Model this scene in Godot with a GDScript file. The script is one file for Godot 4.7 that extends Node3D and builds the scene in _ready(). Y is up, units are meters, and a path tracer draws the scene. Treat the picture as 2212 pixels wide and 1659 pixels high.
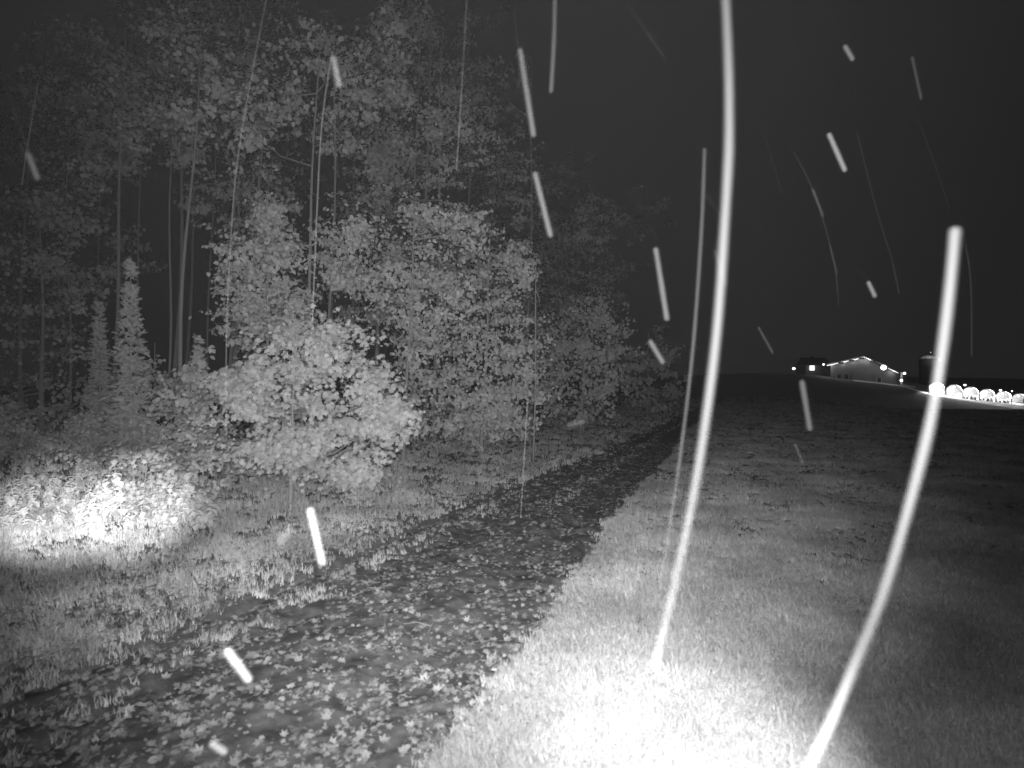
extends Node3D
# A wet forest track at night, seen by the light of an infrared floodlight; a lit farm lies beyond the field.
# Picture points are given on a 2212 x 1659 grid and turned into directions by W(); the depth comes from the ground or the thing's size.

const F := 1302.0
const EYE := 2.5
var rng := RandomNumberGenerator.new()
var noise := FastNoiseLite.new()
var taken := {}
var M := {}

func W(px: float, py: float, d: float) -> Vector3:
	return Vector3((px - 1106.0) / F * d, EYE - (py - 829.5) / F * d, -d)

func numbered(called: String) -> String:
	var n: int = taken.get(called, -1) + 1
	taken[called] = n
	return called if n == 0 else "%s_%03d" % [called, n]

func tag(o: Node, label: String, category: String, group := "", kind := "") -> void:
	if label: o.set_meta("label", label)
	if category: o.set_meta("category", category)
	if group: o.set_meta("group", group)
	if kind: o.set_meta("kind", kind)

func thing(called: String, label: String, category: String, at := Vector3.ZERO, group := "") -> Node3D:
	var o := Node3D.new()
	o.name = numbered(called)
	add_child(o)
	o.position = at
	tag(o, label, category, group)
	return o

func put(called: String, mesh: Mesh, mat: Material, parent: Node = null) -> MeshInstance3D:
	var o := MeshInstance3D.new()
	o.name = numbered(called) if parent == null else called
	o.mesh = mesh
	o.material_override = mat
	if parent: parent.add_child(o, true)
	else: add_child(o)
	return o

# ---------------------------------------------------------------- mesh building
class Build:
	var v := PackedVector3Array()
	var n := PackedVector3Array()
	var i := PackedInt32Array()
	func tri(a: Vector3, b: Vector3, c: Vector3) -> void:
		var m := (c - a).cross(b - a).normalized()
		var s := v.size()
		v.append_array([a, b, c]); n.append_array([m, m, m]); i.append_array([s, s + 1, s + 2])
	func quad(a: Vector3, b: Vector3, c: Vector3, d: Vector3) -> void:
		tri(a, b, c); tri(a, c, d)
	func box(c: Vector3, s: Vector3, b := Basis.IDENTITY) -> void:
		var h := s / 2
		var p := []
		for k in 8: p.append(c + b * Vector3(h.x if k & 1 else -h.x, h.y if k & 2 else -h.y, h.z if k & 4 else -h.z))
		for q in [[0, 1, 3, 2], [5, 4, 6, 7], [4, 0, 2, 6], [1, 5, 7, 3], [2, 3, 7, 6], [4, 5, 1, 0]]:
			quad(p[q[3]], p[q[2]], p[q[1]], p[q[0]])
	func tube(pts: Array, rad: Array, sides := 7, cap := true) -> void:
		var start := v.size()
		var side := Vector3.ZERO
		for k in pts.size():
			var t: Vector3 = (pts[mini(k + 1, pts.size() - 1)] - pts[maxi(k - 1, 0)]).normalized()
			if side == Vector3.ZERO: side = t.cross(Vector3.FORWARD if absf(t.z) < 0.9 else Vector3.RIGHT).normalized()
			side = (side - t * side.dot(t)).normalized()
			var up := t.cross(side)
			for s in sides:
				var a := TAU * s / sides
				var r := side * cos(a) + up * sin(a)
				v.append(pts[k] + r * rad[k]); n.append(r)
		for k in pts.size() - 1:
			for s in sides:
				var a := start + k * sides + s
				var b := start + k * sides + (s + 1) % sides
				i.append_array([a, a + sides, b, b, a + sides, b + sides])
		if cap:
			for e in [0, pts.size() - 1]:
				var c := v.size()
				var t: Vector3 = (pts[0] - pts[1]).normalized() if e == 0 else (pts[e] - pts[e - 1]).normalized()
				v.append(pts[e]); n.append(t)
				for s in sides:
					var a := start + int(e) * sides + s
					var b := start + int(e) * sides + (s + 1) % sides
					if e == 0: i.append_array([c, a, b])
					else: i.append_array([c, b, a])
	func lathe(prof: Array, at := Vector3.ZERO, sides := 24) -> void:      # prof: Vector2(radius, height)
		var start := v.size()
		for k in prof.size():
			var t: Vector2 = prof[mini(k + 1, prof.size() - 1)] - prof[maxi(k - 1, 0)]
			for s in sides:
				var a := TAU * s / sides
				v.append(at + Vector3(cos(a) * prof[k].x, prof[k].y, sin(a) * prof[k].x))
				n.append(Vector3(cos(a) * t.y, -t.x, sin(a) * t.y).normalized())
		for k in prof.size() - 1:
			for s in sides:
				var a := start + k * sides + s
				var b := start + k * sides + (s + 1) % sides
				i.append_array([a, b, a + sides, b, b + sides, a + sides])
	func grid(cols: int, rows: int, f: Callable) -> void:
		var start := v.size()
		for r in rows:
			for c in cols: v.append(f.call(c, r)); n.append(Vector3.UP)
		for r in rows:
			for c in cols:
				var k := start + r * cols + c
				var dx := v[k + (1 if c < cols - 1 else 0)] - v[k - (1 if c > 0 else 0)]
				var dz := v[k + (cols if r < rows - 1 else 0)] - v[k - (cols if r > 0 else 0)]
				var m := dx.cross(dz).normalized()
				n[k] = m if m.y > 0 else -m
		for r in rows - 1:
			for c in cols - 1:
				var k := start + r * cols + c
				i.append_array([k, k + cols, k + 1, k + 1, k + cols, k + cols + 1])
	func mesh() -> ArrayMesh:
		var a := []
		a.resize(Mesh.ARRAY_MAX)
		a[Mesh.ARRAY_VERTEX] = v; a[Mesh.ARRAY_NORMAL] = n; a[Mesh.ARRAY_INDEX] = i
		var m := ArrayMesh.new()
		m.add_surface_from_arrays(Mesh.PRIMITIVE_TRIANGLES, a)
		return m

func scatter(called: String, mesh: Mesh, mat: Material, xf: Array, tones: PackedFloat32Array, parent: Node = null) -> MultiMeshInstance3D:
	var mm := MultiMesh.new()
	mm.transform_format = MultiMesh.TRANSFORM_3D
	mm.use_colors = true
	mm.mesh = mesh
	mm.instance_count = xf.size()
	for k in xf.size():
		mm.set_instance_transform(k, xf[k])
		mm.set_instance_color(k, Color(tones[k], tones[k], tones[k]))
	var o := MultiMeshInstance3D.new()
	o.name = numbered(called) if parent == null else called
	o.multimesh = mm
	o.material_override = mat
	o.set_meta("kind", "stuff")
	if parent: parent.add_child(o, true)
	else: add_child(o)
	return o

# ---------------------------------------------------------------- materials
func grey(l: float) -> Color:
	return Color(l, l, l).linear_to_srgb()

func mat(l: float, rough := 0.8) -> StandardMaterial3D:
	var m := StandardMaterial3D.new()
	m.albedo_color = grey(l); m.roughness = rough
	m.cull_mode = BaseMaterial3D.CULL_DISABLED
	return m

func grained(lo: float, hi: float, freq: float, size: float, rough := 0.85, relief := 0.0) -> StandardMaterial3D:
	var m := mat(1.0, rough)
	var fn := FastNoiseLite.new()
	fn.noise_type = FastNoiseLite.TYPE_SIMPLEX_SMOOTH
	fn.frequency = freq; fn.fractal_octaves = 5; fn.seed = int(lo * 1000) + int(hi * 77)
	var t := NoiseTexture2D.new()
	t.width = 512; t.height = 512; t.seamless = true; t.noise = fn
	var ramp := Gradient.new()
	ramp.set_color(0, grey(lo)); ramp.set_color(1, grey(hi))
	t.color_ramp = ramp
	m.albedo_texture = t
	m.uv1_triplanar = true; m.uv1_world_triplanar = true
	m.uv1_scale = Vector3.ONE / size
	if relief > 0:
		var b := NoiseTexture2D.new()
		b.width = 512; b.height = 512; b.seamless = true; b.noise = fn; b.as_normal_map = true; b.bump_strength = 6.0
		m.normal_enabled = true; m.normal_texture = b; m.normal_scale = relief
	return m

func tinted(rough := 0.6, through := 0.0) -> StandardMaterial3D:
	var m := mat(1.0, rough)
	m.vertex_color_use_as_albedo = true
	if through > 0:
		m.backlight_enabled = true
		m.backlight = Color(through, through, through)
	return m

func glow(e: float) -> StandardMaterial3D:
	var m := mat(0.8, 0.4)
	m.emission_enabled = true; m.emission = Color.WHITE; m.emission_energy_multiplier = e
	return m

# ---------------------------------------------------------------- terrain
func track_mid(d: float) -> float:
	return -4.02 + 0.385 * d + 0.10 * sin(d * 0.35)

func track_half(d: float) -> float:
	return maxf(2.08 - 0.035 * d, 0.95)

func track_u(x: float, z: float) -> float:                                   # -1 .. 1 across the track
	return (x - track_mid(-z)) / track_half(-z)

func ground_y(x: float, z: float) -> float:
	var d := -z
	var y := noise.get_noise_2d(x * 9, z * 9) * 0.07 + noise.get_noise_2d(x * 40 + 300, z * 40) * 0.025
	var u := track_u(x, z)
	var on := 1.0 - smoothstep(0.85, 1.25, absf(u))
	y -= 0.05 * on
	var left := clampf((track_mid(d) - track_half(d) - x) / 6.0, 0, 1)
	y += 0.25 * left * smoothstep(3, 9, d)                                    # the wood's edge lies a little higher
	var farm := clampf(-0.11 * (x - 91.7) + 0.14 * (d - 130.0), -4.5, 5.0)
	return lerpf(y, farm, smoothstep(52, 110, d) * smoothstep(22, 55, x))

func track_y(x: float, z: float) -> float:
	var u := track_u(x, z)
	var y := ground_y(x, z) + 0.012
	for r in [-0.55, 0.5]:
		y -= 0.075 * exp(-pow((u - r + 0.06 * sin(z * 1.3 + r)) / 0.2, 2))
	y += noise.get_noise_2d(x * 70, z * 70 + 90) * 0.045
	return y - 0.10 * smoothstep(0.86, 1.08, absf(u) + 0.16 * noise.get_noise_2d(x * 30, z * 30))

# ---------------------------------------------------------------- leaves, blades
func lobed_leaf(curl: float) -> Mesh:
	var b := Build.new()
	var pts := []
	for p in [[0, 1.0], [13, 0.62], [22, 0.66], [30, 0.48], [52, 0.9], [66, 0.56], [78, 0.42], [104, 0.7], [122, 0.4], [150, 0.34], [176, 0.16]]:
		pts.append(Vector2(deg_to_rad(p[0]), p[1]))
	for s in [-1.0, 1.0]:
		for k in pts.size() - 1:
			var q := []
			for e in [pts[k], pts[k + 1]]:
				var r: float = e.y
				q.append(Vector3(s * sin(e.x) * r, curl * (r * r * 0.5 + absf(sin(e.x)) * r * 0.35) , cos(e.x) * r) * 0.55)
			if s > 0: b.tri(Vector3.ZERO, q[1], q[0])
			else: b.tri(Vector3.ZERO, q[0], q[1])
	b.quad(Vector3(-0.012, 0, -0.05), Vector3(0.012, 0, -0.05), Vector3(0.03, 0.04, -0.5), Vector3(0.01, 0.04, -0.5))
	return b.mesh()

func oval_leaf() -> Mesh:
	var b := Build.new()
	var w := [0.0, 0.3, 0.38, 0.24, 0.0]
	for k in 4:
		for s in [-1.0, 1.0]:
			var z0 := k * 0.25
			var z1 := z0 + 0.25
			var a := Vector3(0, -0.25 * z0 * z0, z0)
			var c := Vector3(0, -0.25 * z1 * z1, z1)
			b.quad(a, c, c + Vector3(s * w[k + 1], 0.1 * w[k + 1], 0), a + Vector3(s * w[k], 0.1 * w[k], 0))
	return b.mesh()

func needle_spray() -> Mesh:
	var b := Build.new()
	b.tube([Vector3.ZERO, Vector3(0, -0.08, 1.0)], [0.02, 0.008], 4)
	for k in 11:
		var z := 0.06 + 0.085 * k
		var l := 0.42 * (1.0 - 0.6 * z)
		for s in [-1.0, 1.0]:
			var a := Vector3(0, -0.08 * z, z)
			var t := a + Vector3(s * l, 0.02 - 0.1 * l + 0.05 * (k % 3), l * 0.8)
			b.tri(a + Vector3(0, 0, -0.045), a + Vector3(0, 0, 0.045), t)
			b.tri(a + Vector3(0, -0.04, 0), a + Vector3(0, 0.04, 0), t + Vector3(0, 0.05, 0))
	return b.mesh()

func grass_tuft(seed_no: int, blades: int, tall: float, spread: float, wide := 0.0045) -> Mesh:
	var r := RandomNumberGenerator.new()
	r.seed = seed_no
	var b := Build.new()
	for k in blades:
		var a := r.randf() * TAU
		var dir := Vector3(cos(a), 0, sin(a))
		var root := Vector3(r.randf_range(-1, 1), 0, r.randf_range(-1, 1)) * spread
		var h := tall * r.randf_range(0.55, 1.15)
		var bend := h * r.randf_range(0.15, 0.95)
		var side := dir.cross(Vector3.UP).rotated(Vector3.UP, r.randf_range(-0.9, 0.9))
		var w := wide * r.randf_range(0.7, 1.4)
		var last := [root - side * w, root + side * w]
		for s in 3:
			var t := (s + 1) / 3.0
			var c := root + dir * bend * t * t + Vector3.UP * h * (t - 0.42 * t * t * bend / h)
			var ww := w * (1.0 - t * t)
			if s < 2:
				b.quad(last[0], last[1], c + side * ww, c - side * ww)
				last = [c - side * ww, c + side * ww]
			else: b.tri(last[0], last[1], c)
	return b.mesh()

func leafy_stem(seed_no: int, tall: float, pairs: int, leaf: float) -> Array:        # [stem mesh, foliage mesh]
	var r := RandomNumberGenerator.new()
	r.seed = seed_no
	var st := Build.new()
	var fo := Build.new()
	var lean := Vector3(r.randf_range(-0.2, 0.2), 0, r.randf_range(-0.2, 0.2))
	var pts := []
	for k in 6:
		var t := k / 5.0
		pts.append(Vector3.UP * tall * t + lean * tall * t * t)
	st.tube(pts, [0.008, 0.007, 0.006, 0.005, 0.004, 0.002], 5)
	for k in pairs:
		var t := lerpf(0.18, 1.0, (k + 0.5) / pairs)
		var at := Vector3.UP * tall * t + lean * tall * t * t
		for s in 2:
			var a := k * 2.4 + s * 2.7 + r.randf_range(-0.8, 0.8)
			var out := Vector3(cos(a), r.randf_range(-0.5, 0.25), sin(a)).normalized()
			var side := out.cross(Vector3.UP).normalized()
			var l := leaf * r.randf_range(0.7, 1.25) * (1.15 - 0.5 * t)
			var w := [0.0, 0.42, 0.45, 0.25, 0.0]
			var up := side.cross(out)
			for q in 4:
				for e in [-1.0, 1.0]:
					var p0 := at + out * l * (0.1 + q * 0.25) - up * l * 0.06 * q * q * 0.5
					var p1 := at + out * l * (0.35 + q * 0.25) - up * l * 0.06 * (q + 1) * (q + 1) * 0.5
					fo.quad(p0, p1, p1 + side * e * l * w[q + 1] + up * l * 0.1, p0 + side * e * l * w[q] + up * l * 0.1)
	return [st.mesh(), fo.mesh()]

# ---------------------------------------------------------------- trees
func spot_on_ground(px: float, d: float) -> Vector3:
	var x := (px - 1106.0) / F * d
	return Vector3(x, ground_y(x, -d), -d)

# lobes: [px, py, rx, ry] in picture units at the tree's own distance; each lobe is filled with flattened clumps of leaves
func tree(called: String, label: String, base_px: float, d: float, top_px: float, top_py: float, girth: float, lobes: Array, per_lobe: int, leaf: Mesh, leaf_size: float, tone: float, bark: Material, group := "", bend := 0.0) -> Node3D:
	var foot := spot_on_ground(base_px, d)
	var t := thing(called, label, "tree", foot, group)
	var top := W(top_px, top_py, d) - foot
	var pts := []
	var rad := []
	for k in 13:
		var s := k / 12.0
		pts.append(Vector3(lerpf(0, top.x, s) + bend * sin(s * PI) + 0.04 * top.y * 0.1 * sin(s * 9 + base_px), lerpf(-0.08, top.y, s), 0.03 * top.y * 0.2 * sin(s * 6 + d)))
		rad.append(maxf(girth * (1.0 - 0.78 * s) * (1.35 if k == 0 else 1.0), 0.006))
	var b := Build.new()
	b.tube(pts, rad, 9)
	put("trunk", b.mesh(), bark, t)
	var xf := []
	var tones := PackedFloat32Array()
	var per := F / d
	for lobe in lobes:
		var c := W(lobe[0], lobe[1], d) - foot
		c.z += rng.randf_range(-0.5, 0.5) * lobe[2] / per
		var rx: float = lobe[2] / per
		var ry: float = lobe[3] / per
		# the limb that carries this lobe
		var from: Vector3 = pts[0]
		var best := INF
		for q in pts.size():
			var p: Vector3 = pts[q]
			var gap := p.distance_to(c) + absf(p.y - (c.y - 0.55 * absf(p.x - c.x))) * 0.8
			if p.y < c.y + 0.05 and q > 1 and gap < best:
				best = gap; from = p
		var lb := Build.new()
		var mid := from.lerp(c, 0.55) + Vector3(0, -0.12 * from.distance_to(c), 0)
		lb.tube([from, mid, c], [girth * 0.3 + 0.004, girth * 0.2 + 0.003, 0.004], 6)
		var clumps := maxi(6, per_lobe / 26)
		for k in clumps:
			var dir := Vector3(rng.randfn(), rng.randfn(), rng.randfn()).normalized()
			var reach := pow(rng.randf(), 0.5) * 1.02
			var shoot := rng.randf() < 0.32
			if shoot: reach = rng.randf_range(1.0, 1.4)
			var at := c + Vector3(dir.x * rx, dir.y * ry, dir.z * rx * 0.85) * reach
			lb.tube([mid.lerp(c, 0.6), mid.lerp(at, 0.6) + Vector3(0, 0.03, 0), at], [0.006 + girth * 0.05, 0.005, 0.002], 4, false)
			var cs := maxf(leaf_size * 1.8, rx * rng.randf_range(0.2, 0.4) * (0.5 if shoot else 1.0))
			var ct := tone * rng.randf_range(0.85, 1.1)
			for q in (per_lobe / clumps) / (3 if shoot else 1):
				var o := Vector3(rng.randfn() * cs * 0.6, rng.randfn() * cs * 0.28 - 0.1 * cs, rng.randfn() * cs * 0.6)
				var face := (Vector3(0, 0.55, 0.55) + Vector3(rng.randfn(), rng.randfn(), rng.randfn()) * 0.42 + dir * 0.3).normalized()
				var tip := (Vector3(rng.randfn(), -0.9, rng.randfn()) + o * 0.5).normalized()
				var side := face.cross(tip).normalized()
				var fw := side.cross(face)
				var sz := leaf_size * rng.randf_range(0.65, 1.3)
				xf.append(Transform3D(Basis(side * sz, face * sz, fw * sz), at + o))
				tones.append(minf(0.85, ct * rng.randf_range(0.85, 1.12)))
		put("limb", lb.mesh(), bark, t)
	scatter("crown", leaf, M.leaf, xf, tones, t)
	return t

func spruce(label: String, px: float, d: float, top_py: float, half: float, tone: float) -> void:
	var foot := spot_on_ground(px, d)
	var t := thing("spruce_tree", label, "tree", foot, "young spruces in the undergrowth")
	var h := W(px, top_py, d).y - foot.y
	var b := Build.new()
	b.tube([Vector3(0, -0.08, 0), Vector3(0.01, h * 0.5, 0), Vector3(0, h, 0)], [0.05, 0.03, 0.006], 8)
	put("trunk", b.mesh(), M.bark, t)
	var xf := []
	var tones := PackedFloat32Array()
	var y := 0.25
	while y < h - 0.03:
		var s := 1.0 - y / h
		var reach := half * pow(s, 0.75) * rng.randf_range(0.45, 1.3)
		var n := 6 if s > 0.15 else 4
		if rng.randf() < 0.12: y += 0.1
		var off := rng.randf() * TAU
		for k in n:
			var a := off + TAU * k / n + rng.randf_range(-0.25, 0.25)
			var out := Vector3(cos(a), rng.randf_range(-0.25, 0.2) + 0.5 * (1.0 - s) , sin(a)).normalized()
			var steps := maxi(2, int(reach / 0.11))
			for q in steps:
				var at := Vector3(0, y, 0) + out * reach * (q + 0.3) / steps + Vector3(0, -0.08 * q * q / float(steps), 0)
				for e in [-0.6, 0.0, 0.6]:
					var dir := out.rotated(Vector3.UP, e + rng.randf_range(-0.3, 0.3))
					var side := dir.cross(Vector3.UP).normalized()
					var sz := 0.2 * rng.randf_range(0.5, 1.5) * (0.6 + 0.4 * s)
					var bs := Basis(side * sz, side.cross(dir) * -sz, dir * sz)
					bs = Basis(dir, rng.randf_range(-0.9, 0.9)) * Basis(side, rng.randf_range(-1.1, 0.5)) * bs
					xf.append(Transform3D(bs, at + Vector3(0, rng.randf_range(-0.06, 0.06), 0)))
					tones.append(tone * rng.randf_range(0.8, 1.2))
		y += 0.12 * rng.randf_range(0.7, 1.7)
	scatter("crown", M.spray_mesh, M.leaf, xf, tones, t)

# ---------------------------------------------------------------- lamps
func omni(parent: Node, at: Vector3, energy: float, size := 0.15) -> void:
	var l := OmniLight3D.new()
	l.name = "light"
	l.light_energy = energy; l.light_size = size; l.omni_range = 60; l.omni_attenuation = 2; l.shadow_enabled = true
	parent.add_child(l, true)
	l.position = at

func spot(parent: Node, at: Vector3, towards: Vector3, energy: float, angle: float, size := 0.05) -> void:
	var l := SpotLight3D.new()
	l.name = "light"
	l.light_energy = energy; l.light_size = size; l.spot_range = 90; l.spot_attenuation = 2
	l.spot_angle = angle; l.spot_angle_attenuation = 1.0; l.shadow_enabled = true
	parent.add_child(l, true)
	l.look_at_from_position(parent.position + at, towards)
	l.position = at

func floodlight() -> void:
	var at := Vector3(0.0, 2.61, 0.06)
	var t := thing("infrared_floodlight", "small black infrared floodlight with three round lenses on a bracket", "floodlight", at)
	var b := Build.new()
	b.box(Vector3(0, 0, 0.055), Vector3(0.24, 0.11, 0.06)); b.box(Vector3(0, 0.062, 0.04), Vector3(0.26, 0.012, 0.12))
	put("housing", b.mesh(), mat(0.03, 0.5), t)
	b = Build.new()
	b.box(Vector3(0, -0.02, 0.12), Vector3(0.05, 0.04, 0.07)); b.box(Vector3(0, -0.02, 0.165), Vector3(0.09, 0.09, 0.02))
	put("bracket", b.mesh(), mat(0.1, 0.5), t)
	for x in [-0.075, 0.0, 0.075]:
		b = Build.new()
		b.lathe([Vector2(0.001, 0.006), Vector2(0.02, 0.004), Vector2(0.028, 0.0), Vector2(0.03, -0.006)], Vector3.ZERO, 20)
		var lens := put("lens", b.mesh(), glow(1.2), t)
		lens.position = Vector3(x, 0, 0.02)
		lens.rotation.x = -PI / 2
	# the wide beam, its spill, and the two narrow beams whose pools show on the grass and on the weeds
	spot(t, Vector3(0, 0, 0.0), W(1010, 740, 10), FLOOD, 47)
	spot(t, Vector3(0, 0, -0.002), W(1106, 830, 10), SPILL, 88)
	spot(t, Vector3(0.075, 0, 0.0), W(1490, 1760, 4), BEAM_GRASS, 15)
	spot(t, Vector3(-0.075, 0, 0.0), W(120, 1096, 10), BEAM_WEEDS, 5.2)
	spot(t, Vector3(-0.075, 0, -0.002), W(290, 1096, 10), BEAM_WEEDS, 5.2)
	var p := thing("wooden_post", "square weathered timber post standing in the grass behind the floodlight", "post", Vector3(0.0, ground_y(0.0, 0.3), 0.3))
	b = Build.new()
	b.box(Vector3(0, 1.45, 0), Vector3(0.12, 3.1, 0.12))
	put("shaft", b.mesh(), M.bark, p)
	b = Build.new()
	b.lathe([Vector2(0.09, 3.0), Vector2(0.09, 3.02), Vector2(0.002, 3.08)], Vector3.ZERO, 4)
	put("cap", b.mesh(), mat(0.2), p)

const FLOOD := 120.0
const SPILL := 8.0
const BEAM_GRASS := 78.0
const BEAM_WEEDS := 300.0

# ---------------------------------------------------------------- the scene
func _ready() -> void:
	rng.seed = 4711
	noise.seed = 12; noise.frequency = 0.03; noise.fractal_octaves = 3
	var cam := Camera3D.new()
	cam.name = "camera"
	cam.fov = 65.0
	cam.near = 0.05; cam.far = 2000
	cam.position = Vector3(0, EYE, 0)
	var lens := CameraAttributesPhysical.new()          # a wide-open lens set for the far field
	lens.frustum_focal_length = 12.0 / tan(deg_to_rad(32.5))
	lens.frustum_focus_distance = 45.0
	lens.exposure_aperture = 1.25
	lens.frustum_near = 0.05; lens.frustum_far = 2000
	cam.attributes = lens
	add_child(cam)
	cam.current = true
	var env := Environment.new()
	var sky := Sky.new()
	var sm := ProceduralSkyMaterial.new()
	sm.sky_top_color = grey(0.010); sm.sky_horizon_color = grey(0.010); sm.ground_bottom_color = grey(0.004); sm.ground_horizon_color = grey(0.010)
	sm.sky_energy_multiplier = 1.0
	sky.sky_material = sm
	env.background_mode = Environment.BG_SKY
	env.sky = sky
	env.tonemap_mode = Environment.TONE_MAPPER_LINEAR
	env.tonemap_exposure = 1.0
	env.sdfgi_enabled = true; env.ssao_enabled = true; env.ssil_enabled = true
	env.fog_enabled = true
	env.fog_light_color = Color(0.9, 0.9, 0.9)
	env.fog_density = 0.00012
	var we := WorldEnvironment.new()
	we.name = "world_environment"
	we.environment = env
	add_child(we)

	M.bark = grained(0.2, 0.5, 0.03, 0.5, 0.9, 0.6)
	M.leaf = tinted(0.6, 0.8)
	M.litter = tinted(0.5)
	M.grass = tinted(0.6, 0.5)
	M.spray_mesh = needle_spray()
	M.maple = lobed_leaf(-0.35)
	M.oval = oval_leaf()
	floodlight()
	setting()
	print("setting")
	wood()
	print("wood")
	weeds()
	leaves()
	print("leaves")
	farm()
	rain()

func setting() -> void:
	var b := Build.new()
	var rings := 205
	var spokes := 360
	b.grid(spokes + 1, rings, func(c: int, r: int):
		var rad := 0.6 * pow(1.0335, r) if r < rings - 1 else 900.0
		var a := TAU * c / spokes
		var x := rad * sin(a)
		var z := -rad * cos(a)
		return Vector3(x, ground_y(x, z) - 0.3 * (1.0 - smoothstep(0.8, 1.0, absf(track_u(x, z)))), z))
	tag(put("ground", b.mesh(), grained(0.06, 0.26, 0.02, 1.7, 0.9, 0.8)), "dark wet meadow soil under the grass", "ground", "", "structure")
	b = Build.new()
	b.grid(41, 420, func(c: int, r: int):
		var d := 0.9 * pow(1.0101, r) + r * 0.012
		var u: float = (c / 40.0 * 2 - 1) * 1.12
		var x := track_mid(d) + u * track_half(d)
		return Vector3(x, track_y(x, -d), -d))
	tag(put("dirt_track", b.mesh(), grained(0.06, 0.24, 0.012, 1.9, 0.75, 1.0)), "muddy two-rut track strewn with fallen leaves", "track", "", "structure")
	# grass
	for part in [["meadow_grass", "cropped wet meadow grass right of the muddy track", 1.0], ["verge_grass", "longer grass on the verge between the track and the wood", -1.0]]:
		var side: float = part[2]
		var sets := [[], [], []]
		var tones := [PackedFloat32Array(), PackedFloat32Array(), PackedFloat32Array()]
		var tries := 190000 if side > 0 else 110000
		for k in tries:
			var d := 3.2 * pow(95.0 / 3.2, pow(rng.randf(), 1.45))
			var x := rng.randf_range(-1.0, 1.0) * (d * 0.95 + 0.6)
			var u := track_u(x, -d)
			if side > 0 and (u < 0 or x > d * 0.93 + 0.5): continue
			if side < 0 and (u > 0 or x < -(d * 0.93 + 0.5)): continue
			var edge := absf(u) + 0.14 * noise.get_noise_2d(x * 34, d * 34) + 0.1 * noise.get_noise_2d(x * 120, d * 120)
			var want := smoothstep(0.86, 1.02, edge) if side > 0 else smoothstep(0.35, 1.5 + 0.6 * (1.0 - smoothstep(5, 12, d)), edge + 0.25 * noise.get_noise_2d(x * 25, d * 25 + 9))
			if absf(u + 0.03) < 0.2 and d > 9: want = maxf(want, 0.6 * smoothstep(9, 17, d))      # grass between the ruts
			if side < 0 and d > 6 and d < 22:                                                     # the grassy rib inside the outer rut
				if absf(u + 0.74) < 0.08: want = maxf(want, 0.6)
				elif u < -0.82 and u > -1.0: want *= 0.15
			if side < 0: want *= 0.55 + 0.45 * smoothstep(7, 12, d)
			if rng.randf() > want: continue
			if side < 0 and u < 0:
				var into := (track_mid(d) - track_half(d) - x)
				if into > 7.0 and rng.randf() < 0.6: continue
			var v := rng.randi() % 3
			var s := rng.randf_range(0.7, 1.25) * (1.0 + 0.35 * smoothstep(8, 30, d) + 1.2 * smoothstep(25, 80, d)) * (0.8 + 0.5 * noise.get_noise_2d(x * 20, d * 20 + 70))
			if absf(u) < 1.0: s *= 0.6
			sets[v].append(Transform3D(Basis(Vector3.UP, rng.randf() * TAU).scaled(Vector3(s * 1.1, s, s * 1.1)), Vector3(x, ground_y(x, -d) - 0.01, -d)))
			tones[v].append((0.5 if side > 0 else 0.56) * rng.randf_range(0.75, 1.2) * (1.0 + 0.5 * noise.get_noise_2d(x * 14 + 40, d * 14)))
		for v in 3:
			var o := scatter(part[0], grass_tuft(v + (5 if side > 0 else 50), 15, 0.13 if side > 0 else 0.17, 0.06), M.grass, sets[v], tones[v])
			tag(o, part[1] + [", short tufts", ", bent blades", ", mixed tufts"][v], "grass", "", "stuff")

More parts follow.
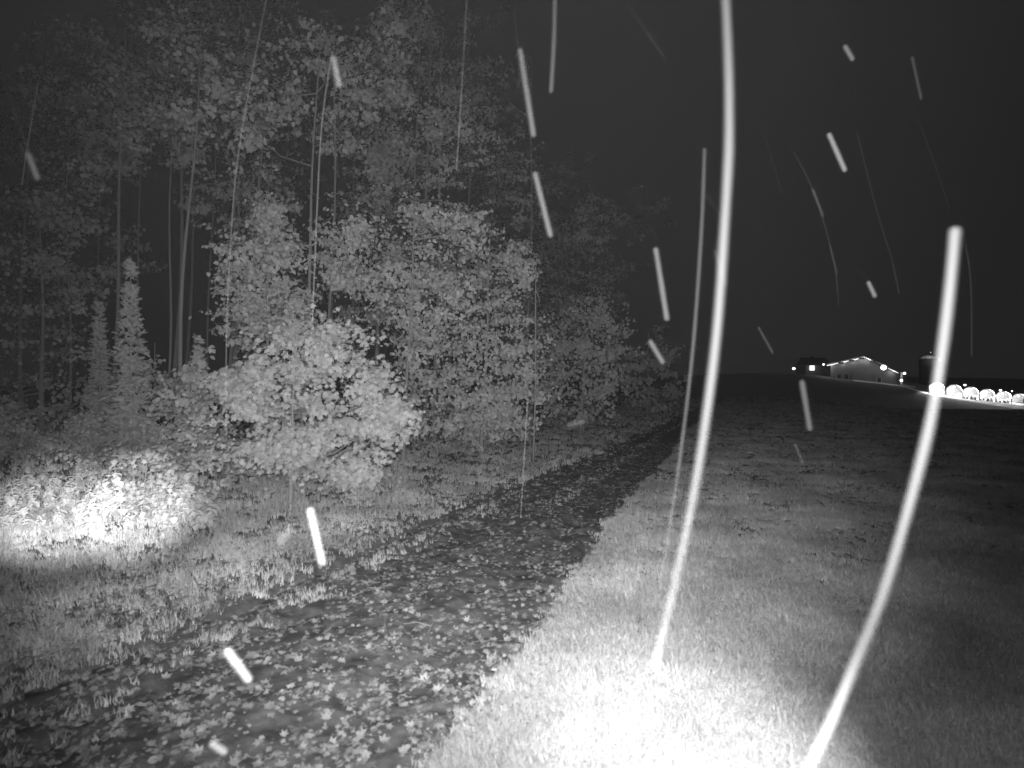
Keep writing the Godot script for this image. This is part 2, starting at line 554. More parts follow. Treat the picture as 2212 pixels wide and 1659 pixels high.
func wood() -> void:
	var lf: Mesh = M.maple
	var ov: Mesh = M.oval
	tree("maple_tree", "young maple with dense bright lobed leaves standing at the verge", 628, 12.0, 640, 690, 0.045,
		[[618, 725, 38, 50], [555, 800, 60, 55], [650, 815, 75, 70], [755, 780, 65, 80], [815, 850, 50, 60], [590, 895, 85, 60], [700, 915, 95, 70], [795, 930, 60, 60],
		[535, 850, 45, 55], [490, 828, 22, 28], [560, 965, 60, 45], [690, 1000, 90, 45], [770, 1000, 55, 45], [708, 735, 45, 55], [640, 960, 60, 45], [860, 900, 30, 40]], 520, lf, 0.15, 0.66, M.bark)
	tree("maple_sapling", "slim maple sapling rising beside the bright young maple", 440, 11.2, 440, 870, 0.014,
		[[442, 905, 26, 32], [432, 955, 32, 36], [425, 1005, 36, 36], [452, 985, 24, 30], [435, 1050, 40, 30]], 130, lf, 0.115, 0.66, M.bark)
	tree("maple_sapling", "low bushy maple sapling behind the floodlit weeds", 310, 11.8, 320, 960, 0.015,
		[[285, 985, 28, 30], [345, 968, 24, 28], [330, 1025, 45, 36], [290, 1045, 36, 30]], 140, lf, 0.12, 0.66, M.bark)
	tree("maple_sapling", "dark leafy sapling between the spruce and the bright young maple", 420, 14.5, 410, 760, 0.02,
		[[410, 800, 50, 45], [430, 860, 55, 50], [370, 850, 50, 45], [395, 920, 60, 45], [470, 900, 40, 50]], 300, ov, 0.12, 0.66, M.bark)
	tree("broadleaf_tree", "upright young broadleaf with hanging tiers behind the bright maple", 585, 16.5, 575, 420, 0.06,
		[[578, 460, 45, 50], [555, 540, 75, 60], [610, 560, 60, 60], [590, 640, 80, 60], [530, 610, 55, 50], [545, 690, 70, 50], [630, 690, 60, 50]], 900, ov, 0.115, 0.66, M.bark)
	tree("broadleaf_tree", "wide leafy young broadleaf between the bright maple and the pale snag", 870, 17.5, 900, 420, 0.07,
		[[765, 495, 60, 60], [840, 540, 85, 70], [760, 580, 65, 60], [915, 475, 60, 65], [930, 590, 80, 70], [1000, 480, 55, 65], [850, 650, 80, 65], [720, 560, 40, 50], [980, 660, 75, 70], [890, 740, 80, 60]], 900, ov, 0.115, 0.66, M.bark)
	tree("broadleaf_tree", "rounded young broadleaf leaning over the verge beside the pale snag", 1040, 19.5, 1060, 500, 0.07,
		[[1055, 560, 65, 75], [1125, 560, 32, 60], [1075, 655, 75, 70], [1000, 740, 85, 70], [1110, 745, 75, 65], [940, 810, 85, 65], [1045, 830, 85, 65], [1130, 840, 65, 55], [980, 890, 90, 50], [1080, 910, 80, 45]], 900, ov, 0.12, 0.66, M.bark)
	tree("broadleaf_tree", "dim bushy young tree along the verge past the pale snag", 1255, 29.0, 1265, 650, 0.09,
		[[1225, 705, 65, 60], [1295, 680, 60, 60], [1250, 780, 80, 65], [1325, 765, 60, 65], [1195, 850, 80, 55], [1285, 855, 70, 55], [1180, 770, 60, 60]], 650, ov, 0.17, 0.66, M.bark)
	tree("broadleaf_tree", "farthest dim tree where the track meets the dark", 1400, 42.0, 1400, 720, 0.1,
		[[1385, 770, 55, 60], [1430, 780, 40, 60], [1375, 840, 55, 45], [1440, 840, 45, 45]], 380, ov, 0.27, 0.66, M.bark)
	tree("broadleaf_tree", "dark leafy tree filling the wood's edge beyond the weeds", 90, 21.0, 90, 470, 0.1,
		[[60, 530, 85, 75], [140, 600, 80, 75], [40, 680, 80, 85], [125, 750, 85, 85], [55, 850, 95, 75], [180, 850, 75, 65], [20, 940, 80, 60], [120, 930, 80, 60]], 550, ov, 0.15, 0.66, M.bark)
	tree("broadleaf_tree", "dark scrubby tree at the foot of the tall trunks", 330, 19.0, 335, 740, 0.05,
		[[320, 800, 60, 50], [365, 870, 60, 50], [300, 900, 70, 50], [230, 920, 70, 50], [400, 960, 60, 40]], 420, ov, 0.14, 0.66, M.bark)
	spruce("slender young spruce with a pointed tip among the undergrowth", 282, 15.0, 552, 0.62, 0.66)
	spruce("ragged thin spruce standing close behind the pointed one", 215, 17.5, 655, 0.55, 0.66)
	spruce("tiny spruce tip showing above the dark sapling", 428, 15.5, 735, 0.4, 0.66)
	# tall trunks with their crowns high up
	var tall := [
		[378, 18.0, 432, 60, 0.075, [[430, 120, 90, 70], [350, 60, 85, 65], [490, 200, 75, 60], [400, 260, 60, 45]], "tall bare trunk leaning right, lit brightest beside the spruce", 0.0],
		[357, 22.5, 380, 150, 0.06, [[330, 240, 70, 60], [300, 150, 80, 60], [385, 330, 45, 35]], "thin straight trunk close behind the brightest tall trunk", 0.0],
		[238, 21.0, 272, 60, 0.09, [[230, 160, 80, 70], [170, 90, 80, 60], [270, 280, 60, 55]], "dim tall trunk rising behind the pointed spruce", 0.0],
		[652, 18.5, 690, 40, 0.075, [[640, 70, 85, 60], [600, 190, 85, 65], [560, 300, 75, 60], [705, 130, 70, 60]], "tall trunk rising straight out of the bright maple", 0.0],
		[706, 21.0, 728, 60, 0.07, [[790, 80, 90, 65], [850, 50, 60, 50], [730, 290, 55, 50], [850, 180, 60, 50], [780, 230, 60, 50]], "slim trunk partly hidden by leaves beside the tall maple-side trunk", 0.0],
		[940, 24.0, 955, 60, 0.09, [[930, 260, 70, 65], [960, 350, 60, 60], [870, 330, 75, 65], [820, 400, 70, 50], [1010, 300, 50, 60]], "leafy tall tree rising behind the wide broadleaf", 0.0],
		[40, 24.0, 70, 40, 0.1, [[60, 250, 85, 80], [110, 350, 80, 70], [30, 420, 70, 60], [150, 200, 60, 60]], "tall shadowy tree above the dark leafy one", 0.0],
		[500, 26.0, 520, 20, 0.1, [[520, 60, 80, 60], [480, 380, 60, 60], [450, 430, 50, 50]], "faint trunk deep in the wood left of the broadleaf tiers", 0.0],
		[1140, 31.0, 1150, 120, 0.1, [[1090, 330, 70, 70], [1130, 420, 60, 60], [1080, 200, 60, 60]], "faint tall tree behind the pale snag", 0.0],
	]
	for a in tall:
		tree("tall_tree", a[6], a[0], a[1], a[2], a[3], a[4], a[5], 430, ov, 0.16, 0.66, M.bark, "tall trees in the wood")
	for k in 22:
		var d := rng.randf_range(23, 38)
		if k >= 18: d = rng.randf_range(40, 52)
		var px := rng.randf_range(-40, 1010) if k < 18 else rng.randf_range(1050, 1330)
		var top := rng.randf_range(-40, 200) if k < 18 else rng.randf_range(330, 560)
		var lobes := []
		for q in 7:
			var low := lerpf(top, 800, q / 7.0 * rng.randf_range(0.7, 1.0))
			var lx := px + rng.randf_range(-95, 95)
			if (lx > 285 and lx < 500 and low > 300) or (lx > 660 and lx < 760 and low > 330 and low < 600): continue
			lobes.append([lx, low + rng.randf_range(-20, 30), rng.randf_range(40, 85), rng.randf_range(40, 75)])
		if lobes.size() < 3: continue
		tree("forest_tree", "tall leafy tree deep in the wood behind the young growth", px, d, px + rng.randf_range(-10, 40), top, rng.randf_range(0.06, 0.12), lobes, 330, ov, 0.19, 0.66, M.bark, "dim trees deep in the wood")
	for k in 16:
		var px := -20.0 + k * 72 + rng.randf_range(-30, 30)
		var d := rng.randf_range(14.5, 18.0) + maxf(0, (px - 600) * 0.012)
		var y := 829.5 + 2.4 * F / d
		var lobes := []
		for q in 4: lobes.append([px + rng.randf_range(-50, 50), y - rng.randf_range(40, 130), rng.randf_range(30, 55), rng.randf_range(25, 45)])
		var sh := tree("shrub", "low ragged shrub filling the gap under the young trees", px, d, px, y - 120, 0.02, lobes, 260, ov, 0.1, 0.66, M.bark, "shrubs under the young trees")
		sh.set_meta("category", "shrub")
	var foot := spot_on_ground(1152, 19.0)
	var s := thing("dead_snag", "pale broken dead stem at the end of the leafy bank", "snag", foot)
	var b := Build.new()
	var top := W(1158, 560, 19.0) - foot
	b.tube([Vector3(0, -0.1, 0), top * 0.4 + Vector3(0.04, 0, 0), top * 0.8, top], [0.035, 0.03, 0.025, 0.012], 8)
	put("trunk", b.mesh(), M.bark, s)
	b = Build.new()
	b.tube([top * 0.85, top * 0.85 + Vector3(0.1, -0.25, 0.05), top * 0.85 + Vector3(0.12, -0.5, 0.1)], [0.015, 0.01, 0.004], 5)
	put("limb", b.mesh(), mat(0.5), s)

func weeds() -> void:
	var kinds := []
	var spec := [[0.42, 6, 0.13], [0.55, 7, 0.15], [0.34, 5, 0.12], [0.95, 9, 0.17]]
	var names := ["low leafy weed in the bright pool at the wood's edge", "knee-high broad-leaved weed in the bright pool", "small weed with short leaves in the bright pool", "tall weed with stacked pale leaves above the bright pool"]
	var wm := mat(0.66, 0.5)
	wm.backlight_enabled = true; wm.backlight = Color(0.5, 0.5, 0.5)
	for k in 12: kinds.append(leafy_stem(31 + k, spec[k % 4][0] * (0.85 + 0.15 * (k / 4)), spec[k % 4][1] + k / 4, spec[k % 4][2] * (1.12 - 0.14 * (k / 4))))
	var spots := [[240, 10.6, 3], [250, 10.9, 3], [226, 10.4, 3], [112, 10.7, 3], [66, 10.3, 1], [150, 10.9, 1], [30, 10.8, 1], [402, 10.6, 3], [430, 10.9, 1], [366, 10.8, 1], [262, 10.2, 3]]
	for k in 105:
		var px := rng.randf_range(-10, 470)
		var d := rng.randf_range(9.0, 11.9)
		if px > 300: d = rng.randf_range(9.6, 11.4)
		spots.append([px, d, [0, 0, 1, 2, 2][rng.randi() % 5]])
	for k in 60:
		spots.append([rng.randf_range(-30, 900), rng.randf_range(12, 16), [0, 1, 2][rng.randi() % 3]])
	for q in spots:
		var v: int = q[2]
		var label: String = names[v] if q[1] < 12 else "leafy weed growing under the saplings away from the bright pool"
		var t := thing("leafy_weed", label, "weed", spot_on_ground(q[0], q[1]), "weeds at the wood's edge")
		t.rotation.y = rng.randf() * TAU
		t.scale = Vector3.ONE * lerpf(0.45, 1.1, pow(rng.randf(), 1.3))
		v += 4 * (rng.randi() % 3)
		put("stem", kinds[v][0], wm, t)
		put("foliage", kinds[v][1], wm, t)

func leaves() -> void:
	var shapes := [lobed_leaf(-0.3), lobed_leaf(0.45), M.oval]
	var list := []
	for k in 42000:
		var d := 3.3 * pow(26.0 / 3.3, pow(rng.randf(), 1.15))
		var x := track_mid(d) + track_half(d) * rng.randf_range(-2.4, 1.25)
		if absf(x) > d * 0.9 + 0.3: continue
		var u := track_u(x, -d)
		var want := 0.85
		if u > 0.7: want = lerpf(0.8, 0.12, smoothstep(0.7, 1.2, u))
		if u < -1.1: want = lerpf(0.85, 0.3, smoothstep(1.1, 2.4, -u))
		want *= smoothstep(-0.4, 0.15, noise.get_noise_2d(x * 45 + 11, d * 32)) * 0.85 + 0.15
		if rng.randf() > want: continue
		var sz := lerpf(0.035, 0.12, pow(rng.randf(), 1.4))
		list.append([x, d, sz, sz / d if absf(x) < d * 0.8 and d > 3.95 else 0.0])
	list.sort_custom(func(a, b): return a[3] > b[3])
	var xf := [[], [], []]
	var tones := [PackedFloat32Array(), PackedFloat32Array(), PackedFloat32Array()]
	var palette := []
	for k in 4: palette.append(mat(0.22 + 0.065 * k, 0.5))
	for k in list.size():
		var p = list[k]
		var x: float = p[0]
		var z: float = -p[1]
		var on := absf(track_u(x, z)) < 1.0
		var y := (track_y(x, z) if on else ground_y(x, z) + rng.randf_range(0.02, 0.07)) + 0.012
		var basis := Basis(Vector3(rng.randfn(), 0, rng.randfn()).normalized(), rng.randf_range(0, 0.65)) * Basis(Vector3.UP, rng.randf() * TAU)
		var v := rng.randi() % 3
		var t := Transform3D(basis.scaled(Vector3.ONE * p[2] * (0.62 if v == 2 else 1.08)), Vector3(x, y, z))
		if k < 300:
			var o := put("fallen_leaf", shapes[v], palette[rng.randi() % 4])
			o.transform = t
			tag(o, "fallen broad leaf lying on the muddy track" if on else "fallen broad leaf lying in the verge grass" , "leaf", "fallen leaves on and beside the track")
		else:
			xf[v].append(t)
			tones[v].append(rng.randf_range(0.17, 0.44))
	for v in 3:
		tag(scatter("leaf_litter", shapes[v], M.litter, xf[v], tones[v]), "scattered fallen leaves covering the track and its verge, " + ["drooping lobed ones", "cupped lobed ones", "small oval ones"][v], "leaves", "", "stuff")
	var at := Vector3(-0.85, 0, -6.2)
	at.y = track_y(at.x, at.z) + 0.02
	var tw := thing("fallen_twig", "pale bent twig lying on the muddy track among leaves", "twig", at)
	var b := Build.new()
	b.tube([Vector3(-0.06, 0.02, -0.5), Vector3(0.02, 0.03, -0.2), Vector3(0, 0.02, 0.1), Vector3(0.1, 0.02, 0.45)], [0.008, 0.012, 0.013, 0.006], 6)
	put("stem", b.mesh(), mat(0.3), tw)
	b = Build.new()
	b.tube([Vector3(0.01, 0.025, -0.1), Vector3(-0.15, 0.03, -0.2), Vector3(-0.3, 0.01, -0.2)], [0.009, 0.006, 0.004], 5)
	put("fork", b.mesh(), mat(0.3), tw)

# picture points on the photograph's own 2304 x 1728 grid, for the farm
func S(px: float, py: float, d: float) -> Vector3:
	return W(px * 0.96007, py * 0.96007, d)

func on_land(px: float, py: float, near: float) -> Vector3:                  # where the line of sight meets the land
	var d := near
	while d < 260.0:
		var p := S(px, py, d)
		if p.y <= ground_y(p.x, p.z): return p + Vector3(0, 0.06, 0)
		d += 0.25
	return S(px, py, 124.0)

func farm() -> void:
	var plaster := grained(0.14, 0.24, 0.02, 3.0)
	var dark := mat(0.04)
	# barn: gable towards the field
	var D := 150.0
	var le := S(1856, 821, D)
	var ap := S(1943, 802, D)
	var re := S(2021, 839, D)
	var foot := S(1945, 864, D)
	var t := thing("barn", "gabled barn with lamps under its wide eaves beyond the field", "barn", foot)
	var a := le - foot
	var c := ap - foot
	var e := re - foot
	var low := -2.5
	var b := Build.new()
	var deep := Vector3(foot.x, 0, foot.z).normalized() * 22.0
	var front := [Vector3(a.x + 1.4, low, 0), Vector3(a.x + 1.4, a.y + 0.1, 0), Vector3(c.x, c.y - 0.25, 0), Vector3(e.x - 0.4, e.y - 0.1, 0), Vector3(e.x - 0.4, low, 0)]
	b.quad(front[0], front[1], front[2], Vector3(c.x, low, 0)); b.quad(Vector3(c.x, low, 0), front[2], front[3], front[4])
	b.quad(front[0], front[1], front[1] + deep, front[0] + deep); b.quad(front[4], front[3], front[3] + deep, front[4] + deep)
	b.quad(front[0] + deep, front[1] + deep, front[2] + deep, Vector3(c.x, low, 0) + deep); b.quad(Vector3(c.x, low, 0) + deep, front[2] + deep, front[3] + deep, front[4] + deep)
	put("wall", b.mesh(), plaster, t)
	for q in [[a, c], [c, e]]:
		b = Build.new()
		var p0: Vector3 = q[0]
		var p1: Vector3 = q[1]
		var f := -deep * 0.1
		var up := Vector3(0, 0.2, 0)
		b.quad(p0 + f, p1 + f, p1 + deep, p0 + deep); b.quad(p0 + f + up, p1 + f + up, p1 + deep + up, p0 + deep + up)
		b.quad(p0 + f, p1 + f, p1 + f + up, p0 + f + up); b.quad(p0 + deep, p1 + deep, p1 + deep + up, p0 + deep + up)
		b.quad(p0 + f, p0 + deep, p0 + deep + up, p0 + f + up); b.quad(p1 + f, p1 + deep, p1 + deep + up, p1 + f + up)
		put("roof", b.mesh(), mat(0.3), t)
	for x in [0.335, 0.6, 0.86]:
		var p := a.lerp(c, x)
		b = Build.new()
		b.box(p + Vector3(0, -0.28, 1.2), Vector3(0.35, 0.42, 2.4))
		put("purlin", b.mesh(), dark, t)
	for x in [0.2, 0.6]:
		var p := c.lerp(e, x)
		b = Build.new()
		b.box(p + Vector3(0, -0.3, 1.2), Vector3(0.35, 0.4, 2.4))
		put("purlin", b.mesh(), dark, t)
	b = Build.new()
	b.box(Vector3(-0.8, 1.1, 0.05), Vector3(4.4, 4.6, 0.1))
	put("sliding_door", b.mesh(), mat(0.22), t)
	for p in [Vector3(-4.6, 1.7, 0.05), Vector3(-6.4, 1.7, 0.05), Vector3(3.6, 0.8, 0.05)]:
		b = Build.new()
		b.box(p, Vector3(1.0, 1.3, 0.12))
		var w := put("window", b.mesh(), dark, t)
		b = Build.new()
		for s in [-1, 1]: b.box(p + Vector3(s * 0.54, 0, 0.02), Vector3(0.08, 1.4, 0.14))
		put("frame", b.mesh(), mat(0.5), w)
	var lamp_at := [[1988, 827, D - 2.6, 0.62, 50.0, "round glaring lamp under the barn's right eave", true], [1853, 820, D - 1.2, 0.22, 2.0, "small lamp at the tip of the barn's left eave", false]]
	for q in lamp_at: wall_lamp(S(q[0], q[1], q[2]), q[3], q[4], q[5])
	for q in [[0.02, 0.30, 0.0], [0.37, 0.57, 0.0], [0.63, 0.83, 0.0], [0.89, 1.0, 0.0], [0.03, 0.17, 1.0], [0.66, 0.95, 1.0]]:
		var g0: Vector3 = le.lerp(ap, q[0]) if q[2] < 0.5 else ap.lerp(re, q[0])
		var g1: Vector3 = le.lerp(ap, q[1]) if q[2] < 0.5 else ap.lerp(re, q[1])
		var mid := (g0 + g1) / 2 + Vector3(0, -0.22, 0.7)
		var half := (g1 - g0) / 2
		var sl := thing("strip_lamp", "glowing strip lamp between purlins under the barn's " + ("left" if q[2] < 0.5 else "right") + " roof slope, " + ["nearest the eave", "second from the eave", "third from the eave", "nearest the ridge", "just past the ridge", "beside the glaring lamp"][taken.get("strip_lamp", -1) + 1], "lamp", mid, "strip lamps along the barn roof")
		b = Build.new()
		b.tube([-half, half], [0.13, 0.13], 8)
		put("tube", b.mesh(), glow(0.9), sl)
		b = Build.new()
		b.box(Vector3(0, 0.16, 0), Vector3(0.3, 0.1, 0.3))
		put("clip", b.mesh(), dark, sl)
		omni(sl, Vector3(0, -0.3, 0.15), 1.2, 0.5)
	# lean-to at the barn's corner
	foot = S(2031, 866, 147)
	t = thing("lean_to", "small brightly lit lean-to at the barn's right corner", "shed", foot)
	b = Build.new(); b.box(Vector3(-0.3, 1.7, 0), Vector3(0.35, 3.0, 0.3)); put("door_post", b.mesh(), mat(0.8), t)
	b = Build.new(); b.box(Vector3(0.25, 2.9, -0.4), Vector3(1.9, 0.12, 1.6), Basis(Vector3.BACK, -0.35)); put("roof", b.mesh(), dark, t)
	b = Build.new(); b.box(Vector3(0.9, 1.3, 0.1), Vector3(0.12, 2.6, 0.12)); put("post", b.mesh(), dark, t)
	b = Build.new(); b.box(Vector3(0.1, 0.12, 0.3), Vector3(1.3, 0.2, 0.8)); put("step", b.mesh(), mat(0.5), t)
	b = Build.new(); b.box(Vector3(0.35, 1.3, -1.2), Vector3(1.6, 2.6, 0.12)); put("wall", b.mesh(), plaster, t)
	wall_lamp(S(2035, 840, 146), 0.29, 14, "glaring lamp on the lean-to roof at the barn corner")
	wall_lamp(S(2028, 856, 145.8), 0.3, 12, "low glaring lamp inside the lit lean-to")
	# silo
	foot = S(2088, 862, 162)
	foot.y -= 1.0
	t = thing("silo", "round silo with a lit shallow dome beside the barn", "silo", foot)
	var sh := S(2088, 807, 162).y - foot.y
	b = Build.new()
	b.lathe([Vector2(2.05, -1.5), Vector2(2.05, sh)], Vector3.ZERO, 28)
	put("shaft", b.mesh(), mat(0.1), t)
	for k in 5:
		b = Build.new()
		b.lathe([Vector2(2.06, 0), Vector2(2.1, 0.04), Vector2(2.06, 0.08)], Vector3(0, sh * (k + 0.5) / 5, 0), 28)
		put("hoop", b.mesh(), dark, t)
	b = Build.new()
	b.lathe([Vector2(2.15, sh), Vector2(1.9, sh + 0.4), Vector2(1.2, sh + 0.75), Vector2(0.4, sh + 0.92), Vector2(0.01, sh + 0.95)], Vector3.ZERO, 28)
	put("dome", b.mesh(), mat(0.6), t)
	wall_lamp(S(2094, 793, 158), 0.07, 14, "small lamp shining down on the silo dome")
	wall_lamp(S(2115, 809, 158), 0.2, 2, "small bright lamp beside the silo dome")
	# open shed of six vaulted bays
	var bays := [[2108, 861, 891], [2147, 866, 896], [2184, 871, 900], [2221, 876, 904], [2258, 881, 908.5], [2294, 886, 913]]
	D = 130.0
	var p0 := S(2108, 891, D)
	t = thing("vaulted_shed", "long open-fronted shed of six lit white vaults beyond the field", "shed", p0)
	for k in bays.size():
		var q = bays[k]
		var base := S(q[0], q[2], D) - p0
		var top := S(q[0], q[1], D).y - p0.y
		var hw := 1.74
		var back := Vector3(p0.x, 0, p0.z).normalized() * 8.0
		b = Build.new()
		var spring := base.y + (top - base.y) * 0.55
		for s in 12:
			var a0 := PI * s / 12
			var a1 := PI * (s + 1) / 12
			var v0 := Vector3(base.x - cos(a0) * hw, spring + sin(a0) * (top - spring), 0)
			var v1 := Vector3(base.x - cos(a1) * hw, spring + sin(a1) * (top - spring), 0)
			b.quad(v0, v1, v1 + back, v0 + back)
			b.quad(v0, v1, v1 + Vector3(0, 0.14, 0), v0 + Vector3(0, 0.14, 0))
		put("vault", b.mesh(), mat(0.55), t)
		b = Build.new()
		b.quad(base + back + Vector3(-hw, -0.5, 0), base + back + Vector3(hw, -0.5, 0), Vector3(base.x + hw, spring, 0) + back, Vector3(base.x - hw, spring, 0) + back)
		for s in 12:
			var a0 := PI * s / 12
			var a1 := PI * (s + 1) / 12
			b.tri(Vector3(base.x, spring, 0) + back, Vector3(base.x - cos(a0) * hw, spring + sin(a0) * (top - spring), 0) + back, Vector3(base.x - cos(a1) * hw, spring + sin(a1) * (top - spring), 0) + back)
		put("back_wall", b.mesh(), mat(0.6), t)
		b = Build.new()
		b.box(base + Vector3(-hw, 0.6, 0.02), Vector3(0.14, 2.4, 0.14))
		put("post", b.mesh(), mat(0.4), t)
		b = Build.new()
		for z in 8: b.box(base + back * (z + 0.3) / 8.0 + Vector3(0, -0.35, 0), Vector3(hw * 2 - 0.004, 0.3, 0.81))
		put("floor", b.mesh(), mat(0.45), t)
		var lamp := thing("ceiling_lamp", "glowing lamp hung inside the " + ["first", "second", "third", "fourth", "fifth", "sixth"][k] + " vault counted from the silo", "lamp", p0 + Vector3(base.x, top - 0.45, 0) + back * 0.35, "lamps inside the vaulted shed")
		b = Build.new()
		b.lathe([Vector2(0.02, 0.1), Vector2(0.2, 0.05), Vector2(0.24, 0), Vector2(0.12, -0.1), Vector2(0.01, -0.13)], Vector3.ZERO, 14)
		put("bulb", b.mesh(), glow(3.0), lamp)
		b = Build.new()
		b.tube([Vector3(0, 0.1, 0), Vector3(0, 0.4, 0)], [0.015, 0.015], 5)
		put("hanger", b.mesh(), dark, lamp)
		omni(lamp, Vector3(0, -0.2, 0.1), 30.0, 0.12)
		if k >= 2 and k != 5:
			for s in 4:
				var bag := thing("white_sack", "plump white sack standing in a row at the front of the " + ["", "", "third", "fourth", "fifth"][k] + " vault", "sack", p0 + base + Vector3(-1.25 + s * 0.85, -0.2, -0.5 - 0.2 * (s % 2)), "white sacks in the vaulted shed")
				b = Build.new()
				b.lathe([Vector2(0.3, 0), Vector2(0.38, 0.3), Vector2(0.36, 0.7), Vector2(0.24, 0.95), Vector2(0.1, 1.0)], Vector3.ZERO, 10)
				put("body", b.mesh(), mat(0.8), bag)
				b = Build.new()
				b.lathe([Vector2(0.06, 1.0), Vector2(0.09, 1.1), Vector2(0.02, 1.16)], Vector3.ZERO, 8)
				put("tied_neck", b.mesh(), mat(0.8), bag)
	# road in front of the shed and the yard before the barn
	b = Build.new()
	b.grid(3, 40, func(cc: int, r: int):
		var s: float = r / 39.0
		var px := lerpf(2030, 2380, s)
		var py := 881.0 + (px - 2050) * 0.158 - 8.0 * exp(-pow((px - 2030) / 40.0, 2)) + (cc - 1) * lerpf(1.0, 4.2, s)
		return on_land(px, py, 70.0))
	tag(put("farm_road", b.mesh(), mat(0.62)), "pale concrete farm road lit by the shed lamps", "road", "", "structure")
	b = Build.new()
	b.grid(3, 12, func(cc: int, r: int):
		var px := lerpf(1920, 2060, r / 11.0)
		return on_land(px, 857.5 + (px - 1931) * 0.105 + (cc - 1) * 1.6, 100.0))
	tag(put("barn_yard", b.mesh(), mat(0.5)), "pale yard edge in front of the barn", "yard", "", "structure")
	for q in [[2171, 866, 142.0, 0.25, 6.0, "bright yard lamp on a pole behind the second vault"], [2251, 878, 142.0, 0.27, 6.0, "bright yard lamp on a pole behind the fourth vault"], [2277, 880, 150.0, 0.16, 0.6, "faint yard lamp on a pole behind the fifth vault"],
		[1786, 829, 190.0, 0.42, 14.0, "bright lone lamp on a pole past the farmhouse"], [1811, 829, 210.0, 0.22, 0.5, "faint lamp on a pole between the lone lamp and the lit window"]]:
		pole_lamp(S(q[0], q[1], q[2]), q[3], q[4], q[5])
	# far house with one lit window
	foot = S(1829, 858, 200)
	t = thing("farmhouse", "dark farmhouse with a single lit window left of the barn", "house", foot)
	b = Build.new(); b.box(Vector3(1.5, 2.2, -3), Vector3(8, 6.4, 6)); put("wall", b.mesh(), mat(0.3), t)
	b = Build.new()
	for s in [-1.0, 1.0]: b.box(Vector3(1.5, 6.6, -3 + s * 1.75), Vector3(8.6, 0.2, 4.4), Basis(Vector3.RIGHT, s * 0.6))
	put("roof", b.mesh(), mat(0.05), t)
	b = Build.new(); b.box(Vector3(1.2, 7.9, -3.4), Vector3(0.7, 1.4, 0.7)); put("chimney", b.mesh(), mat(0.08), t)
	var wc := S(1827, 828, 200) - foot
	b = Build.new(); b.box(Vector3(wc.x, wc.y, 0.03), Vector3(1.6, 1.6, 0.08)); var win := put("window", b.mesh(), glow(1.3), t)
	b = Build.new()
	b.box(Vector3(wc.x, wc.y + 0.25, 0.09), Vector3(1.6, 0.09, 0.05)); b.box(Vector3(wc.x, wc.y - 0.86, 0.1), Vector3(1.8, 0.12, 0.16)); b.box(Vector3(wc.x, wc.y + 0.86, 0.1), Vector3(1.8, 0.12, 0.1))
	put("frame", b.mesh(), mat(0.3), win)
	omni(t, Vector3(wc.x, wc.y, 0.6), 0.8, 0.5)

func wall_lamp(at: Vector3, r: float, energy: float, label: String) -> void:
	var t := thing("barn_lamp", label, "lamp", at, "lamps on the farm buildings")
	var b := Build.new()
	var prof := []
	for k in 9: prof.append(Vector2(maxf(0.002, r * sin(PI * k / 8.0)), -r * cos(PI * k / 8.0)))
	b.lathe(prof, Vector3.ZERO, 16)
	put("globe", b.mesh(), glow(4.0), t)
	b = Build.new()
	b.box(Vector3(0, r * 0.6, -r - 0.15), Vector3(0.12, 0.12, 0.5))
	put("bracket", b.mesh(), mat(0.05), t)
	omni(t, Vector3(0, 0, 0), energy, r * 0.6)

func pole_lamp(at: Vector3, r: float, energy: float, label: String) -> void:
	var gy := minf(ground_y(at.x, at.z), at.y - 2.5)
	var t := thing("yard_lamp", label, "lamp", Vector3(at.x, gy, at.z), "yard lamps on poles")
	var h := at.y - gy
	var b := Build.new()
	b.tube([Vector3(0, -0.3, 0), Vector3(0, h - r, 0)], [0.09, 0.06], 8)
	put("pole", b.mesh(), mat(0.06), t)
	b = Build.new()
	var prof := []
	for k in 9: prof.append(Vector2(maxf(0.002, r * sin(PI * k / 8.0)), -r * cos(PI * k / 8.0)))
	b.lathe(prof, Vector3(0, h, 0), 16)
	put("globe", b.mesh(), glow(4.0), t)
	b = Build.new()
	b.lathe([Vector2(r * 1.05, h + r * 0.55), Vector2(0.02, h + r * 1.15)], Vector3.ZERO, 14)
	put("hood", b.mesh(), mat(0.05), t)
	omni(t, Vector3(0, h, 0), energy, r * 0.6)

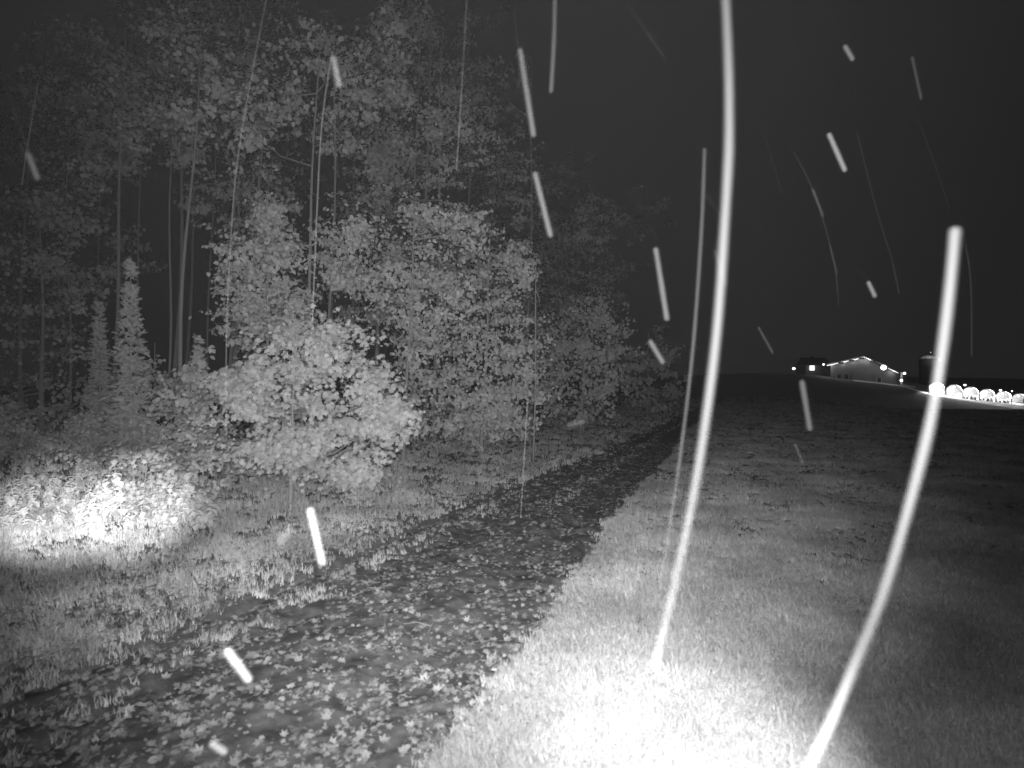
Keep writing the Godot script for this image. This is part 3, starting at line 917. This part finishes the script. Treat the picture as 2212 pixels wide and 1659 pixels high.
# ---------------------------------------------------------------- rain
func rain() -> void:  # exposure streaks of lit raindrops, shaped as faint see-through tubes
	var streak_mats := []
	for al in [0.0028, 0.0062, 0.028, 0.06]:  # opacity classes, picked for how bright each streak shows
		var m := mat(0.33, 0.6)
		m.transparency = BaseMaterial3D.TRANSPARENCY_ALPHA
		m.albedo_color.a = al
		streak_mats.append(m)
	var runs := [
		[20, 1, "longest raindrop exposure streak, curving down onto the bright grass", [1567, -20, 1574, 150, 1575, 300, 1563, 520, 1545, 750, 1507, 1020, 1462, 1240, 1412, 1450]],
		[22, 2, "thick bowed raindrop exposure streak crossing in front of the vaulted shed", [2064, 492, 2052, 620, 2035, 760, 2010, 910, 1967, 1080, 1908, 1280, 1840, 1450, 1790, 1570, 1735, 1680]],
		[9, 1, "slender raindrop exposure streak beside the longest one", [1522, 320, 1515, 500, 1497, 750, 1470, 980, 1440, 1180, 1425, 1260]],
		[10, 1, "", [1199, -10, 1196, 100, 1190, 200]], [12, 1, "", [1123, 105, 1138, 200, 1153, 295]], [12, 1, "", [1155, 372, 1172, 440, 1190, 512]], [12, 1, "", [1416, 535, 1428, 610, 1441, 692]],
		[11, 1, "", [1403, 735, 1433, 785]], [14, 1, "", [720, 122, 733, 188]], [10, 2, "", [1790, 288, 1826, 370]], [10, 2, "", [1824, 98, 1843, 130]], [7, 2, "", [1970, 122, 1990, 214]],
		[5, 1, "", [1398, 70, 1435, 124]], [7, 1, "", [1755, 408, 1778, 467]], [5, 1, "", [1792, 528, 1809, 594]], [9, 2, "", [1875, 608, 1891, 642]], [6, 1, "", [1638, 706, 1670, 764]],
		[12, 1, "", [1732, 822, 1750, 930]], [7, 1, "", [1717, 958, 1735, 1002]], [16, 2, "", [669, 1098, 697, 1220]], [17, 3, "", [488, 1402, 540, 1472]], [16, 3, "", [454, 1604, 489, 1627]],
		[22, 0, "", [632, 1135, 602, 1172]], [10, 0, "", [1225, 919, 1264, 910]], [8, 0, "", [700, 238, 724, 278]], [6, 0, "", [565, 368, 583, 402]], [9, 0, "", [952, 450, 973, 488]],
		[6, 0, "", [784, 603, 798, 645]], [11, 0, "", [833, 589, 853, 611]], [13, 1, "", [60, 330, 82, 388]], [9, 0, "", [1543, 540, 1570, 617]], [5, 0, "", [1526, 420, 1556, 468]], [5, 1, "", [1928, 566, 1942, 634]],
		[2.2, 2, "", [575, 0, 537, 200, 507, 400, 490, 700, 489, 950]], [3.2, 2, "", [718, 110, 696, 260, 685, 450, 675, 697]], [2.2, 2, "", [1008, 0, 1000, 150, 986, 368]], [2.2, 2, "", [1140, 862, 1125, 1112]],
		[2.2, 2, "", [627, 1000, 627, 1102]], [2, 2, "", [82, 180, 57, 330, 48, 400]], [4, 1, "", [1942, 0, 1966, 112]], [3, 2, "", [2085, 525, 2097, 610, 2099, 770]], [2.2, 2, "", [829, 1250, 833, 1372]],
		[5, 0, "", [1780, 15, 1822, 95]], [3, 1, "", [1715, 330, 1760, 420, 1800, 560, 1812, 660]], [3, 1, "", [1850, 280, 1890, 440, 1927, 562]], [3, 1, "", [1900, 40, 1955, 180, 2010, 330, 2052, 455]],
		[5, 0, "", [1350, 0, 1398, 72]], [5, 1, "", [18, 200, 62, 330]], [3, 1, "", [1112, 20, 1118, 100]], [3, 0, "", [1640, 250, 1690, 420]], [4, 0, "", [1846, 570, 1876, 610]], [3, 0, "", [2060, 330, 2085, 520]],
	]
	for q in runs:
		var w: float = q[0]
		var d := clampf(26.0 / w, 1.1, 5.5)
		var p: Array = q[3]
		var ctl := []
		for k in p.size() / 2: ctl.append(W(p[2 * k], p[2 * k + 1], d))
		var mid: Vector3 = ctl[ctl.size() / 2]
		var pts := []
		var rad := []
		var curve := Curve3D.new()
		for k in ctl.size():
			var tan: Vector3 = (ctl[mini(k + 1, ctl.size() - 1)] - ctl[maxi(k - 1, 0)]) / 6.0
			curve.add_point(ctl[k] - mid, -tan, tan)
		var l := curve.get_baked_length()
		var r := w * d / F / 2
		var stops := []
		for k in 6: stops.append(minf(r, l * 0.45) * (1.0 - cos(PI / 2 * k / 5.0)))
		var inner := stops[5] as float
		for k in range(1, 26): stops.append(lerpf(inner, l - inner, k / 26.0))
		for k in 6: stops.append(l - minf(r, l * 0.45) * (1.0 - cos(PI / 2 * (5 - k) / 5.0)))
		var b := Build.new()
		for shell in [1.2, 1.02, 0.86, 0.66]:  # nested shells fade the streak edge, standing in for blur
			pts = []
			rad = []
			for k in stops.size():
				var st: float = stops[k]
				pts.append(curve.sample_baked(st, true))
				var end := minf(st, l - st)
				var e := clampf(end / inner, 0.0, 1.0)
				rad.append(maxf(0.0002, r * shell * sqrt(maxf(0.0, 1.0 - (1.0 - e) * (1.0 - e))) * (1.0 + 0.12 * noise.get_noise_2d(st * 220.0, w * 37.0 + p[0]))))
			b.tube(pts, rad, 12)
		var label: String = q[2]
		var o := put("rain_streak", b.mesh(), streak_mats[q[1]])
		o.position = mid
		if label == "": label = "thin beaded raindrop exposure streak in the dark air" if w < 3.5 else "short slanting raindrop exposure streak caught in the lamplight"
		tag(o, label, "streak", "falling rain")
